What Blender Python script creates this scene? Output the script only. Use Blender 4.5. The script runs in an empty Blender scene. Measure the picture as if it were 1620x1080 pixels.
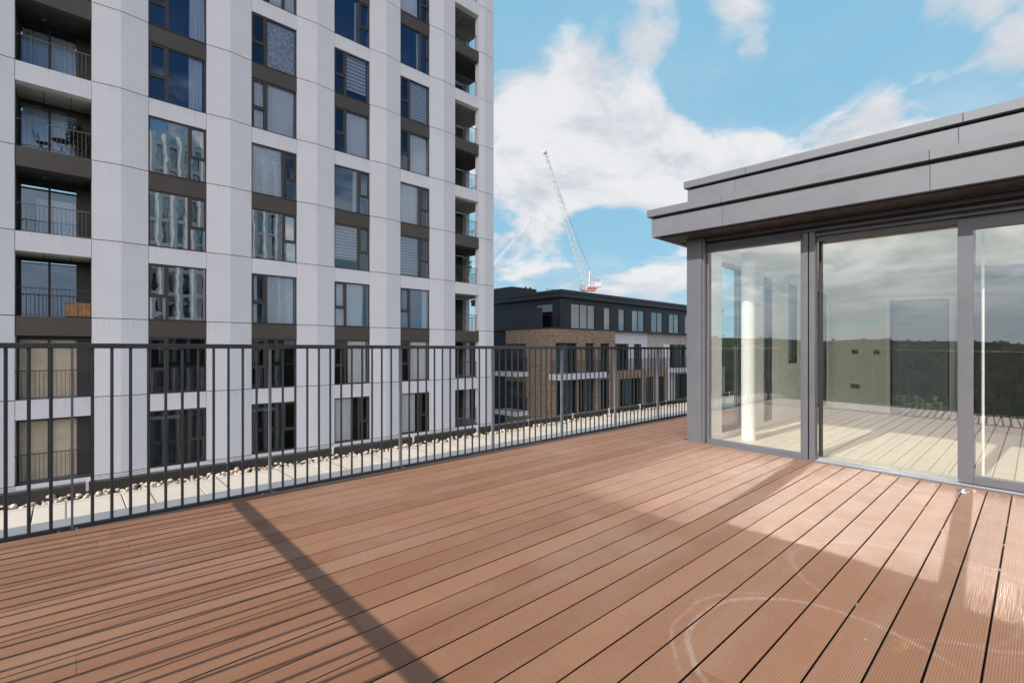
import bpy, math, random
from mathutils import Vector
random.seed(7)
R = math.radians
sc = bpy.context.scene
COL = sc.collection

# ------------------------------------------------------------------ frame of the place
# x runs along the terrace boards and the main railing, y runs from the camera to that railing, z is up (0 = terrace at the railing).
CAM = Vector((0, 0, 1.1))
V0 = 4.02                     # line of the main railing
FALL = 0.0202                 # the terrace (and what stands on it) falls away from the railing
F, CX, HY = 765.0, 810.0, 553.0

def fall(y): return FALL * (y - V0)
def ray(px, py):
    r = (px - CX) / F
    return Vector((.735*r + .678, -.678*r + .735, (HY - py) / F))
def on_y(px, py, y):
    a = ray(px, py); d = y / a.y
    return Vector((a.x*d, y, CAM.z + a.z*d))
def ux(px, y): return on_y(px, 0, y).x

# ------------------------------------------------------------------ materials
def newmat(name):
    m = bpy.data.materials.new(name); m.use_nodes = True
    nt = m.node_tree; nt.nodes.clear()
    return m, nt, nt.nodes, nt.links
class NB:
    """small node builder"""
    def __init__(s, nt): s.nt, s.n, s.l = nt, nt.nodes, nt.links
    def new(s, t, **kw):
        n = s.n.new(t)
        for k, v in kw.items(): setattr(n, k, v)
        return n
    def link(s, a, b): s.l.new(a, b)
    def _in(s, sock, v):
        if v is None: return
        if isinstance(v, bpy.types.NodeSocket): s.l.new(v, sock)
        else:
            if sock.type == 'RGBA' and len(v) == 3: v = (*v, 1)
            sock.default_value = v
    def math(s, op, a, b=None, c=None, clamp=False):
        n = s.new('ShaderNodeMath', operation=op); n.use_clamp = clamp
        s._in(n.inputs[0], a); s._in(n.inputs[1], b); s._in(n.inputs[2], c)
        return n.outputs[0]
    def vmath(s, op, a, b=None):
        n = s.new('ShaderNodeVectorMath', operation=op)
        s._in(n.inputs[0], a); s._in(n.inputs[1], b)
        return n.outputs[1] if op in ('DOT_PRODUCT', 'LENGTH', 'DISTANCE') else n.outputs[0]
    def mix(s, f, a, b, mode='MIX'):
        n = s.new('ShaderNodeMix', data_type='RGBA', blend_type=mode)
        s._in(n.inputs[0], f); s._in(n.inputs[6], a); s._in(n.inputs[7], b)
        return n.outputs[2]
    def ramp(s, f, lo, hi, a=0.0, b=1.0):
        n = s.new('ShaderNodeMapRange', interpolation_type='SMOOTHSTEP')
        s._in(n.inputs[0], f); s._in(n.inputs[1], lo); s._in(n.inputs[2], hi); s._in(n.inputs[3], a); s._in(n.inputs[4], b)
        return n.outputs[0]
    def obj(s): return s.new('ShaderNodeTexCoord').outputs['Object']
    def pos(s): return s.new('ShaderNodeNewGeometry').outputs['Position']
    def island(s): return s.new('ShaderNodeNewGeometry').outputs['Random Per Island']
    def sep(s, v): n = s.new('ShaderNodeSeparateXYZ'); s._in(n.inputs[0], v); return n.outputs
    def comb(s, x, y, z):
        n = s.new('ShaderNodeCombineXYZ'); s._in(n.inputs[0], x); s._in(n.inputs[1], y); s._in(n.inputs[2], z); return n.outputs[0]
    def noise(s, v, scale, detail=4, rough=.55, dist=0.0):
        n = s.new('ShaderNodeTexNoise'); s._in(n.inputs['Vector'], v)
        n.inputs['Scale'].default_value = scale; n.inputs['Detail'].default_value = detail
        n.inputs['Roughness'].default_value = rough; n.inputs['Distortion'].default_value = dist
        return n.outputs['Fac']
    def bump(s, h, strength, dist):
        n = s.new('ShaderNodeBump'); n.inputs['Strength'].default_value = strength; n.inputs['Distance'].default_value = dist
        s._in(n.inputs['Height'], h); return n.outputs[0]
    def bsdf(s, color, rough=.6, metal=0.0, normal=None, spec=None):
        n = s.new('ShaderNodeBsdfPrincipled')
        s._in(n.inputs['Base Color'], color); s._in(n.inputs['Roughness'], rough); s._in(n.inputs['Metallic'], metal)
        if normal is not None: s._in(n.inputs['Normal'], normal)
        if spec is not None: n.inputs['Specular IOR Level'].default_value = spec
        return n.outputs[0]
    def out(s, sh): o = s.new('ShaderNodeOutputMaterial'); s.l.new(sh, o.inputs[0])

def paint(name, col, rough=.5, metal=0.0, var=.10, scale=3.0, bump=0.0, streak=0.0, spec=None):
    """a painted / plain surface with mottling and optional vertical streaking"""
    m, nt, n, l = newmat(name); b = NB(nt)
    p = b.pos()
    f = b.noise(p, scale, 5, .6)
    c = b.mix(b.ramp(f, .3, .7), tuple(x*(1-var) for x in col), tuple(min(1, x*(1+var)) for x in col))
    if streak:
        o = b.sep(p)
        sv = b.comb(b.math('MULTIPLY', o[0], 5), b.math('MULTIPLY', o[1], 5), b.math('MULTIPLY', o[2], .25))
        g = b.noise(sv, 1.0, 4, .6)
        c = b.mix(b.math('MULTIPLY', b.ramp(g, .45, .8), streak), c, tuple(x*.6 for x in col))
    rg = b.ramp(b.noise(p, scale*4, 3), .3, .7, rough*.85, min(1, rough*1.15))
    nm = b.bump(b.noise(p, scale*25, 3), bump, .01) if bump else None
    b.out(b.bsdf(c, rg, metal, nm, spec))
    return m

def glass(name, tint, base, wav=0.0, wscale=1.0, rough=0.0, power=1.0, refl=(1, 1, 1)):
    """flat window glass: tinted transmission + mirror reflection rising with the viewing angle"""
    m, nt, n, l = newmat(name); b = NB(nt)
    tr = b.new('ShaderNodeBsdfTransparent'); tr.inputs[0].default_value = (*tint, 1)
    gl = b.new('ShaderNodeBsdfGlossy'); gl.inputs['Color'].default_value = (*refl, 1); gl.inputs['Roughness'].default_value = rough
    fr = b.new('ShaderNodeFresnel'); fr.inputs['IOR'].default_value = 1.5
    fac = b.math('ADD', b.math('MULTIPLY', fr.outputs[0], power), base, clamp=True)
    if wav:
        h = b.noise(b.pos(), wscale, 2, .5)
        nm = b.bump(h, wav, .1); b.link(nm, gl.inputs['Normal'])
    mx = b.new('ShaderNodeMixShader'); b._in(mx.inputs[0], fac); b.link(tr.outputs[0], mx.inputs[1]); b.link(gl.outputs[0], mx.inputs[2])
    b.out(mx.outputs[0]); return m

def brick(name, c1, c2, mortar, w=.215, h=.075, ms=.012):
    m, nt, n, l = newmat(name); b = NB(nt)
    o = b.sep(b.pos())
    v = b.comb(b.math('ADD', o[0], o[1]), o[2], 0.0)
    t = b.new('ShaderNodeTexBrick'); b._in(t.inputs['Vector'], v)
    t.inputs['Color1'].default_value = (*c1, 1); t.inputs['Color2'].default_value = (*c2, 1); t.inputs['Mortar'].default_value = (*mortar, 1)
    t.inputs['Scale'].default_value = 1; t.inputs['Mortar Size'].default_value = ms; t.inputs['Bias'].default_value = -.1
    t.inputs['Brick Width'].default_value = w; t.inputs['Row Height'].default_value = h
    f = b.noise(v, 1.2, 4); g = b.noise(b.comb(b.math('MULTIPLY', b.math('ADD', o[0], o[1]), 2.2), b.math('MULTIPLY', o[2], 7.5), 0.0), 1.0, 2, .7)
    c = b.mix(b.ramp(g, .42, .68, 0, .85), t.outputs[0], tuple(x*.30 for x in c1))
    c = b.mix(b.ramp(f, .3, .7, 0, .3), c, tuple(x*1.4 for x in c2))
    b.out(b.bsdf(c, .85)); return m

def deck_material():
    m, nt, n, l = newmat('composite_board'); b = NB(nt)
    p = b.pos(); o = b.sep(p)
    isl = b.island()
    c = b.mix(isl, (.262, .119, .060), (.378, .190, .101))
    # long soft weathering along the boards
    sv = b.comb(b.math('MULTIPLY', o[0], .7), b.math('MULTIPLY', o[1], 3.5), 0.0)
    w = b.noise(b.vmath('ADD', sv, b.comb(b.math('MULTIPLY', isl, 9.0), 0.0, 0.0)), 1.1, 5, .62)
    c = b.mix(b.ramp(w, .42, .72, 0, .55), c, (.40, .235, .15))
    w2 = b.noise(p, .9, 4, .6)
    c = b.mix(b.ramp(w2, .48, .72, 0, .45), c, (.42, .29, .205))
    w3 = b.noise(p, 5.0, 5, .7)
    c = b.mix(b.ramp(w3, .5, .8, 0, .25), c, (.22, .11, .07))
    # pale zone before the doors: sunlight off the glass, painted into the boards
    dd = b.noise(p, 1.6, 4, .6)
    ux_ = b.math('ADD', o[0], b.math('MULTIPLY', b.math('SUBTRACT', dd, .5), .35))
    sun_patch = b.math('MULTIPLY', b.ramp(ux_, 2.75, 3.45), b.ramp(o[1], 3.3, 2.5))
    c = b.mix(b.math('MULTIPLY', sun_patch, .12), c, (.50, .36, .27))
    # curved streaks of reflected sunlight, painted into the board colour
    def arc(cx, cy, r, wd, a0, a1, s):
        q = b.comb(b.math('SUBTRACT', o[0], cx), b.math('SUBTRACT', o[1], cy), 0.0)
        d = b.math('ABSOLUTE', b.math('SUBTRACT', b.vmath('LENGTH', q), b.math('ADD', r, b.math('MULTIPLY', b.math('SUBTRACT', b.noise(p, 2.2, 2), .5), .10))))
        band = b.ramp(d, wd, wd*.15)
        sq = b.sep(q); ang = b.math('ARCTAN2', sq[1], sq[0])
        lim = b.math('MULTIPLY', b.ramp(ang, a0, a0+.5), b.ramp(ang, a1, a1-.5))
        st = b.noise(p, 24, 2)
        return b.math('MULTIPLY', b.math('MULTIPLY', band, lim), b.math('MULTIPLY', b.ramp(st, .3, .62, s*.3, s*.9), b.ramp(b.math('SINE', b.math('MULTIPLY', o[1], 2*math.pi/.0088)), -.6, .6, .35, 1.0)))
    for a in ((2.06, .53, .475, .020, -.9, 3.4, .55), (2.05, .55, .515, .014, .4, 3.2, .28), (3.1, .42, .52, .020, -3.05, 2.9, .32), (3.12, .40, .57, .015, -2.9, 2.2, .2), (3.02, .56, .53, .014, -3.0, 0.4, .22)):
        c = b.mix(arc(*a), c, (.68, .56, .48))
    # pale ochre drips
    for (x, y, r) in ((3.62, .294, .05), (3.09, .307, .035), (2.44, .365, .045)):
        q = b.vmath('DISTANCE', b.comb(b.math('MULTIPLY', o[0], .45), o[1], 0.0), (x*.45, y, 0))
        c = b.mix(b.math('MULTIPLY', b.ramp(q, r, r*.1), b.ramp(b.noise(p, 30, 3), .38, .6, 0, .6)), c, (.55, .34, .12))
    # specks
    vo = b.new('ShaderNodeTexVoronoi'); b._in(vo.inputs['Vector'], p); vo.inputs['Scale'].default_value = 3.1
    c = b.mix(b.ramp(vo.outputs['Distance'], .022, .012, 0, .8), c, (.75, .70, .65))
    # fine moulded ribs
    rib = b.math('SINE', b.math('MULTIPLY', o[1], 2*math.pi/.0088))
    c = b.mix(b.ramp(rib, -1, 1, .52, 0), c, (.17, .08, .05))
    nm = b.bump(rib, .35, .0012)
    rg = b.ramp(w3, .3, .7, .36, .52)
    b.out(b.bsdf(c, rg, 0, nm, .45)); return m

def foliage_mat(name, a, c_, trans=.25):
    m, nt, n, l = newmat(name); b = NB(nt)
    c = b.mix(b.island(), a, c_)
    d = b.bsdf(c, .6)
    t = b.new('ShaderNodeBsdfTranslucent'); b._in(t.inputs[0], c)
    mx = b.new('ShaderNodeMixShader'); mx.inputs[0].default_value = trans
    b.link(d, mx.inputs[1]); b.link(t.outputs[0], mx.inputs[2]); b.out(mx.outputs[0]); return m

def banded(name, c1, c2, period, duty=.5, trans=.3, offset_rows=False):
    """day-and-night blind: sheer and dense horizontal bands"""
    m, nt, n, l = newmat(name); b = NB(nt)
    o = b.sep(b.pos())
    ph = b.math('FRACT', b.math('DIVIDE', o[2], period))
    f = b.math('LESS_THAN', ph, duty)
    if offset_rows:
        row = b.math('FLOOR', b.math('DIVIDE', o[2], period))
        f = b.ramp(b.noise(b.comb(b.math('MULTIPLY', o[0], 7), b.math('MULTIPLY', row, 3.7), 0.0), 1.0, 2), .45, .55)
    c = b.mix(f, c1, c2)
    d = b.bsdf(c, .8)
    t = b.new('ShaderNodeBsdfTranslucent'); b._in(t.inputs[0], c)
    mx = b.new('ShaderNodeMixShader'); mx.inputs[0].default_value = trans
    b.link(d, mx.inputs[1]); b.link(t.outputs[0], mx.inputs[2]); b.out(mx.outputs[0]); return m

def tiles(name, c1, c2, grout, w, h, ms=.006, rough=.4, swap=False):
    m, nt, n, l = newmat(name); b = NB(nt)
    o = b.sep(b.pos()); v = b.comb(o[1], o[0], 0.0) if swap else b.comb(o[0], o[1], 0.0)
    t = b.new('ShaderNodeTexBrick', offset=0.0); b._in(t.inputs['Vector'], v)
    t.inputs['Color1'].default_value = (*c1, 1); t.inputs['Color2'].default_value = (*c2, 1); t.inputs['Mortar'].default_value = (*grout, 1)
    t.inputs['Scale'].default_value = 1; t.inputs['Mortar Size'].default_value = ms
    t.inputs['Brick Width'].default_value = w; t.inputs['Row Height'].default_value = h
    c = b.mix(b.ramp(b.noise(b.pos(), 14, 5, .7), .3, .75, 0, .22), t.outputs[0], tuple(x*.6 for x in c1))
    b.out(b.bsdf(c, rough)); return m

def seamed(name, col, period=.42):
    m, nt, n, l = newmat(name); b = NB(nt)
    o = b.sep(b.pos())
    ph = b.math('FRACT', b.math('DIVIDE', b.math('ADD', o[0], o[1]), period))
    f = b.ramp(b.math('ABSOLUTE', b.math('SUBTRACT', ph, .5)), .44, .5)
    c = b.mix(f, col, tuple(x*.35 for x in col))
    c = b.mix(b.ramp(b.noise(b.pos(), .8, 3), .3, .7, 0, .3), c, tuple(x*1.5 for x in col))
    b.out(b.bsdf(c, .45, .0, b.bump(f, .6, .03))); return m

M = {}
def concrete_mat():
    m, nt, n, l = newmat('white_concrete'); b = NB(nt)
    p = b.pos(); o = b.sep(p); i = b.island()
    c = b.mix(i, (.77, .755, .775), (.82, .805, .82))
    c = b.mix(b.ramp(b.noise(p, .9, 5, .6), .35, .7, 0, .5), c, (.75, .74, .755))
    sv = b.comb(b.math('MULTIPLY', o[0], 7), b.math('MULTIPLY', o[1], 7), b.math('MULTIPLY', o[2], .22))
    c = b.mix(b.ramp(b.noise(sv, 1.0, 5, .65), .52, .85, 0, .12), c, (.50, .48, .50))
    # grime washed down from every joint
    ph = b.math('FRACT', b.math('DIVIDE', b.math('SUBTRACT', o[2], 2.37), 3.155))
    gr = b.math('MULTIPLY', b.ramp(ph, .78, 1.0), b.ramp(b.noise(b.comb(b.math('MULTIPLY', o[0], 9), 0.0, b.math('MULTIPLY', o[2], .4)), 1.0, 4, .7), .45, .75, 0, .30))
    c = b.mix(gr, c, (.42, .40, .41))
    b.out(b.bsdf(c, .8, 0, b.bump(b.noise(p, 18, 4), .06, .01))); return m
M['concrete'] = concrete_mat()
M['joint'] = paint('dark_joint', (.02, .02, .022), .95)
M['bronze'] = paint('bronze_panel', (.088, .072, .060), .42, var=.06, scale=.8)
M['bronze_frame'] = paint('bronze_frame', (.062, .050, .042), .4, var=.08)
M['tower_glass'] = glass('tower_glass', (.90, .95, .97), .15, wav=.012, wscale=1.3, power=1.6, refl=(.62, .78, 1.0))
M['tower_glass_clear'] = glass('tower_glass_clear', (.98, .99, 1.0), .07, wav=.012, wscale=1.3, power=1.4, refl=(.7, .85, 1.0))
M['tower_glass_wavy'] = glass('tower_glass_wavy', (.55, .62, .64), .40, wav=.014, wscale=1.3, power=1.4)
M['tower_glass_dark'] = glass('tower_glass_dark', (.50, .54, .54), .05, wav=.01, wscale=1.2, power=.9)
M['clear_glass'] = glass('clear_glass', (.99, .99, .98), .02, power=.8)
M['interior_dark'] = paint('dim_interior', (.05, .05, .053), .9, var=.4, scale=.9)
M['interior_cream'] = paint('cream_interior', (.93, .82, .66), .8, var=.08)
M['soffit_cream'] = paint('pale_soffit', (.80, .72, .62), .8, var=.06)
M['soffit_tan'] = paint('tan_soffit', (.46, .40, .34), .8)
M['soffit_dark'] = paint('dark_soffit', (.10, .085, .08), .8)
def voile():
    m, nt, n, l = newmat('white_voile'); b = NB(nt)
    c = b.mix(b.noise(b.pos(), 2.0, 4), (.84, .86, .88), (.92, .93, .94))
    t = b.new('ShaderNodeBsdfTranslucent'); b._in(t.inputs[0], c)
    mx = b.new('ShaderNodeMixShader'); mx.inputs[0].default_value = .15
    b.link(b.bsdf(c, .9), mx.inputs[1]); b.link(t.outputs[0], mx.inputs[2]); b.out(mx.outputs[0]); return m
M['curtain'] = voile()
M['blind_band'] = banded('striped_blind', (.85, .87, .9), (.45, .52, .6), .17)
M['blind_weave'] = banded('woven_blind', (.80, .83, .87), (.52, .57, .63), .085, offset_rows=True)
M['blind_slat'] = banded('slatted_blind', (.82, .85, .9), (.12, .17, .24), .20, duty=.28)
M['dark_metal'] = paint('dark_balcony_metal', (.05, .045, .042), .5)
M['light_bar'] = paint('pale_balcony_metal', (.17, .155, .14), .5)
M['rail'] = paint('railing_paint', (.030, .036, .046), .42, var=.15, scale=6)
M['rail_post'] = paint('railing_post_paint', (.13, .14, .155), .4, var=.12, scale=6)
M['grey'] = paint('grey_powder_coat', (.130, .134, .150), .42, var=.05, scale=1.2, streak=.05)
M['grey_frame'] = paint('grey_frame_coat', (.105, .107, .119), .40, var=.06, scale=1.5, streak=.06)
M['head_coat'] = paint('head_coat', (.070, .071, .080), .42, var=.06)
M['grey_dark'] = paint('dark_grey_coat', (.030, .031, .035), .5)
M['seal'] = paint('black_seal', (.012, .012, .013), .6)
M['alu'] = paint('mill_aluminium', (.30, .30, .315), .5, metal=.3, var=.08)
M['steel'] = paint('brushed_steel', (.50, .50, .52), .38, metal=1.0)
M['pent_glass'] = glass('terrace_glass', (.955, .98, .945), .23, power=1.7, rough=.014)
M['pent_side_glass'] = glass('side_glass', (.74, .83, .83), .05, power=1.0)
M['int_wall'] = paint('cream_wall', (.78, .77, .66), .8, var=.03)
M['int_white'] = paint('white_wall', (.87, .88, .87), .7, var=.03)
M['int_dark'] = paint('dim_side_dark', (.035, .038, .04), .5)
M['int_door'] = paint('blue_grey_door', (.26, .29, .33), .4, var=.05)
M['brass'] = paint('brass_plate', (.35, .27, .13), .3, metal=.7)
M['int_floor'] = tiles('cream_floor_tile', (.84, .78, .63), (.79, .73, .58), (.50, .46, .37), .30, .30, .004)
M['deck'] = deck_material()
M['under'] = paint('deck_void', (.012, .010, .009), .9)
M['paver'] = tiles('cream_paver', (.62, .545, .455), (.59, .515, .43), (.17, .15, .13), .5, .62, .006, .85)
M['coping'] = paint('grey_coping', (.27, .275, .285), .45, var=.08, scale=2)
M['grit'] = paint('sandy_grit', (.36, .30, .23), .95, var=.5, scale=60)
M['upstand'] = paint('dark_membrane', (.060, .058, .053), .8, var=.25, scale=2)
M['far_wall'] = paint('far_wall', (.16, .16, .165), .9)
M['asphalt'] = paint('asphalt', (.05, .05, .052), .9)
M['bounce_ground'] = paint('pale_bounce_ground', (.56, .54, .51), .9)
M['brick_brown'] = brick('brown_brick', (.42, .285, .18), (.33, .215, .14), (.30, .25, .20))
M['brick_pale'] = brick('pale_brick', (.60, .54, .50), (.50, .44, .40), (.52, .49, .46))
M['render'] = paint('white_render', (.70, .69, .72), .8, var=.04)
M['black_clad'] = seamed('black_cladding', (.021, .022, .027))
M['black_plain'] = paint('black_fascia', (.030, .032, .039), .45, var=.1)
M['tan'] = paint('tan_panel', (.36, .28, .2), .6)
M['block_glass'] = glass('block_glass', (.6, .72, .74), .17, wav=.02, power=1.3)
M['crane_white'] = paint('crane_white', (.56, .56, .58), .6)
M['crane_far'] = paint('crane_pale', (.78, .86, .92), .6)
M['crane_red'] = paint('crane_red', (.55, .06, .05), .5)
M['crane_grey'] = paint('crane_grey', (.30, .31, .33), .5)
M['leaf'] = foliage_mat('leaf_green', (.035, .06, .015), (.10, .13, .04))
M['leaf_dark'] = foliage_mat('leaf_dark', (.012, .022, .010), (.04, .055, .02))
M['leaf_bright'] = foliage_mat('leaf_bright', (.16, .26, .04), (.30, .38, .09), .5)
M['bark'] = paint('bark', (.09, .065, .045), .9)
M['terracotta'] = paint('terracotta', (.38, .16, .09), .8)
M['pot_dark'] = paint('dark_pot', (.06, .055, .055), .6)
M['wood'] = paint('orange_wood', (.42, .22, .09), .55, var=.2, scale=5)
M['black_metal'] = paint('black_metal', (.02, .02, .02), .5)
def pebble_mat():
    m, nt, n, l = newmat('pebble'); b = NB(nt)
    i = b.island()
    c = b.mix(b.ramp(i, 0, .5), (.66, .57, .46), (.50, .37, .24)); c = b.mix(b.ramp(i, .5, 1), c, (.66, .63, .59))
    c = b.mix(b.ramp(b.noise(b.pos(), 40, 4), .4, .7, 0, .4), c, (.25, .18, .12))
    b.out(b.bsdf(c, .7)); return m
M['pebble'] = pebble_mat()
def land_mat():
    m, nt, n, l = newmat('wooded_land'); b = NB(nt)
    p = b.pos(); o = b.sep(p)
    q = b.comb(b.math('MULTIPLY', o[0], .35), o[1], b.math('MULTIPLY', o[2], 4.0))
    f = b.noise(q, .006, 8, .7); g = b.noise(q, .03, 6, .7); h = b.noise(q, .0025, 3, .5)
    c = b.mix(b.ramp(f, .42, .58), (.010, .018, .012), (.040, .055, .024))
    c = b.mix(b.ramp(g, .48, .62, 0, .7), c, (.008, .011, .009))
    c = b.mix(b.ramp(g, .62, .72, 0, .8), c, (.12, .11, .10))
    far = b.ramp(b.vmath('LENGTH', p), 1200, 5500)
    c = b.mix(b.math('MULTIPLY', far, .75), c, b.mix(b.ramp(h, .4, .6), (.030, .045, .055), (.055, .070, .075)))  # bluish distance haze painted into the colour of the far land
    b.out(b.bsdf(c, 1.0, spec=0.0)); return m
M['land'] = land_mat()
def canopy_mat():
    m, nt, n, l = newmat('canopy'); b = NB(nt)
    p = b.pos(); i = b.island()
    c = b.mix(i, (.030, .050, .018), (.13, .17, .055))
    c = b.mix(b.ramp(b.noise(p, .9, 4, .7), .42, .62, 0, .75), c, (.008, .012, .007))
    b.out(b.bsdf(c, 1.0, 0, b.bump(b.noise(p, 1.6, 4, .7), 1.0, .8), 0.0)); return m
M['canopy'] = canopy_mat()

# ------------------------------------------------------------------ mesh helpers
class MB:
    def __init__(s): s.v, s.f, s.m, s.sm = [], [], [], []
    def add(s, vs, fs, mi=0, smooth=False):
        o = len(s.v); s.v += [tuple(v) for v in vs]
        for f in fs: s.f.append([i+o for i in f]); s.m.append(mi); s.sm.append(smooth)
        return s
    def box(s, x0, x1, y0, y1, z0, z1, mi=0):
        v = [(x, y, z) for z in (z0, z1) for y in (y0, y1) for x in (x0, x1)]
        return s.add(v, [(0,2,3,1), (4,5,7,6), (0,1,5,4), (2,6,7,3), (0,4,6,2), (1,3,7,5)], mi)
    def quad(s, a, b, c, d, mi=0): return s.add([a, b, c, d], [(0,1,2,3)], mi)
    def prism(s, poly, z0, z1, mi=0):
        n = len(poly)
        v = [(x, y, z0) for x, y in poly] + [(x, y, z1) for x, y in poly]
        f = [tuple(range(n))[::-1], tuple(range(n, 2*n))] + [(i, (i+1) % n, n+(i+1) % n, n+i) for i in range(n)]
        return s.add(v, f, mi)
    def tube(s, p0, p1, r0, r1=None, n=8, mi=0, caps=True, smooth=True):
        p0, p1 = Vector(p0), Vector(p1); r1 = r0 if r1 is None else r1
        d = (p1-p0).normalized(); a = d.orthogonal().normalized(); b = d.cross(a)
        v = [p + (a*math.cos(2*math.pi*i/n) + b*math.sin(2*math.pi*i/n))*r for p, r in ((p0, r0), (p1, r1)) for i in range(n)]
        s.add(v, [(i, (i+1) % n, n+(i+1) % n, n+i) for i in range(n)], mi, smooth)
        if caps: s.add([v[i] for i in range(n)], [tuple(range(n))[::-1]], mi).add([v[n+i] for i in range(n)], [tuple(range(n))], mi)
        return s
    def bar(s, p0, p1, w, mi=0): return s.tube(p0, p1, w*.707, n=4, mi=mi, smooth=False)
    def path(s, pts, r, n=6, mi=0):
        for a, b in zip(pts, pts[1:]): s.tube(a, b, r, n=n, mi=mi)
        return s
    def lathe(s, cx, cy, prof, n=16, mi=0):
        v = [(cx+r*math.cos(2*math.pi*i/n), cy+r*math.sin(2*math.pi*i/n), z) for r, z in prof for i in range(n)]
        s.add(v, [(k*n+i, k*n+(i+1) % n, (k+1)*n+(i+1) % n, (k+1)*n+i) for k in range(len(prof)-1) for i in range(n)], mi, True)
        s.add([(cx+prof[0][0]*math.cos(2*math.pi*i/n), cy+prof[0][0]*math.sin(2*math.pi*i/n), prof[0][1]) for i in range(n)], [tuple(range(n))[::-1]], mi)
        s.add([(cx+prof[-1][0]*math.cos(2*math.pi*i/n), cy+prof[-1][0]*math.sin(2*math.pi*i/n), prof[-1][1]) for i in range(n)], [tuple(range(n))], mi)
        return s
    def wall(s, a0, a1, z0, z1, holes, place, depth=.2, mi=0, rmi=None):
        """wall with rectangular openings; place(a, d, z) -> point, d = distance behind the face"""
        rmi = mi if rmi is None else rmi
        A = sorted({a0, a1, *[h[i] for h in holes for i in (0, 1)]}); Z = sorted({z0, z1, *[h[i] for h in holes for i in (2, 3)]})
        for i in range(len(A)-1):
            for k in range(len(Z)-1):
                ca, cz = (A[i]+A[i+1])/2, (Z[k]+Z[k+1])/2
                if any(h[0] < ca < h[1] and h[2] < cz < h[3] for h in holes): continue
                s.quad(place(A[i], 0, Z[k]), place(A[i+1], 0, Z[k]), place(A[i+1], 0, Z[k+1]), place(A[i], 0, Z[k+1]), mi)
        for h in holes:
            x0, x1, q0, q1 = h
            for (p, q) in (((x0, q0), (x1, q0)), ((x1, q0), (x1, q1)), ((x1, q1), (x0, q1)), ((x0, q1), (x0, q0))):
                s.quad(place(p[0], 0, p[1]), place(q[0], 0, q[1]), place(q[0], depth, q[1]), place(p[0], depth, p[1]), rmi)
        return s
    def leaves(s, c, rad, n, size, mi=0, shell=.35):
        c = Vector(c)
        for _ in range(n):
            d = Vector((random.gauss(0, 1), random.gauss(0, 1), random.gauss(0, 1))).normalized()
            t = shell + (1-shell)*random.random()**.6
            p = c + Vector((d.x*rad[0], d.y*rad[1], d.z*rad[2]))*t
            a = Vector((random.gauss(0, 1), random.gauss(0, 1), random.gauss(0, 1))).normalized(); b = a.orthogonal().normalized()
            z = size*random.uniform(.6, 1.3)
            s.add([p-a*z, p+b*z*.45, p+a*z, p-b*z*.45], [(0,1,2,3)], mi)
        return s
    def shear(s): s.v = [(x, y, z+fall(y)) for x, y, z in s.v]; return s
    def build(s, name, mats, parent=None, origin=None, label=None, kind=None, bevel=0.0):
        po = Vector(parent['_o']) if parent is not None else Vector()
        o = Vector(origin) if origin is not None else po
        me = bpy.data.meshes.new(name)
        me.from_pydata([Vector(v)-o for v in s.v], [], s.f)
        mats = mats if isinstance(mats, (list, tuple)) else [mats]
        for m in mats: me.materials.append(M[m])
        me.polygons.foreach_set('material_index', s.m); me.polygons.foreach_set('use_smooth', s.sm)
        me.update()
        ob = bpy.data.objects.new(name, me); COL.objects.link(ob)
        if parent is not None: ob.parent = parent
        ob.location = o-po; ob['_o'] = tuple(o)
        if label: ob['label'] = label
        if kind: ob['kind'] = kind
        if bevel:
            bv = ob.modifiers.new('soft_edges', 'BEVEL'); bv.width = bevel; bv.segments = 2; bv.limit_method = 'ANGLE'
        return ob
def tag(o, label=None, cat=None, group=None, kind=None):
    for k, v in (('label', label), ('category', cat), ('group', group), ('kind', kind)):
        if v: o[k] = v
    return o
def empty(name, loc, label, cat, group=None):
    o = bpy.data.objects.new(name, None); COL.objects.link(o); o.location = loc; o['_o'] = tuple(loc); o.empty_display_size = .2
    return tag(o, label, cat, group)
def copy_part(o, parent, loc):
    c = o.copy(); COL.objects.link(c); c.parent = parent; c.location = loc; return c
def copy_tree(o, parent=None):
    c = o.copy(); COL.objects.link(c)
    if parent is not None: c.parent = parent
    for ch in list(o.children): copy_tree(ch, c)
    return c

# ------------------------------------------------------------------ ground and land
land = MB()
NR, NA = 60, 96
for i in range(NR+1):
    r = 12*(7000/12)**(i/NR) if i else 0
    for k in range(NA):
        a = 2*math.pi*k/NA
        x, y = r*math.cos(a), r*math.sin(a)
        z = -26.0
        if r > 900:
            t = min(1, (r-900)/2600)
            z += t*t*(3-2*t)*(82 + 30*math.sin(3*a+1)+16*math.sin(7*a+.5)+9*math.sin(17*a)+7*math.sin(41*a))
        land.v.append((x, y, z))
for i in range(NR):
    for k in range(NA):
        land.f.append([i*NA+k, i*NA+(k+1) % NA, (i+1)*NA+(k+1) % NA, (i+1)*NA+k]); land.m.append(0); land.sm.append(True)
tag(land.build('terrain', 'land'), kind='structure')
tag(MB().box(-40, 60, 6.5, 24.6, -25.99, -25.9).build('bounce_ground', 'bounce_ground'), kind='structure')  # unseen pale ground, added to bounce sunlight up onto the facades

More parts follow.
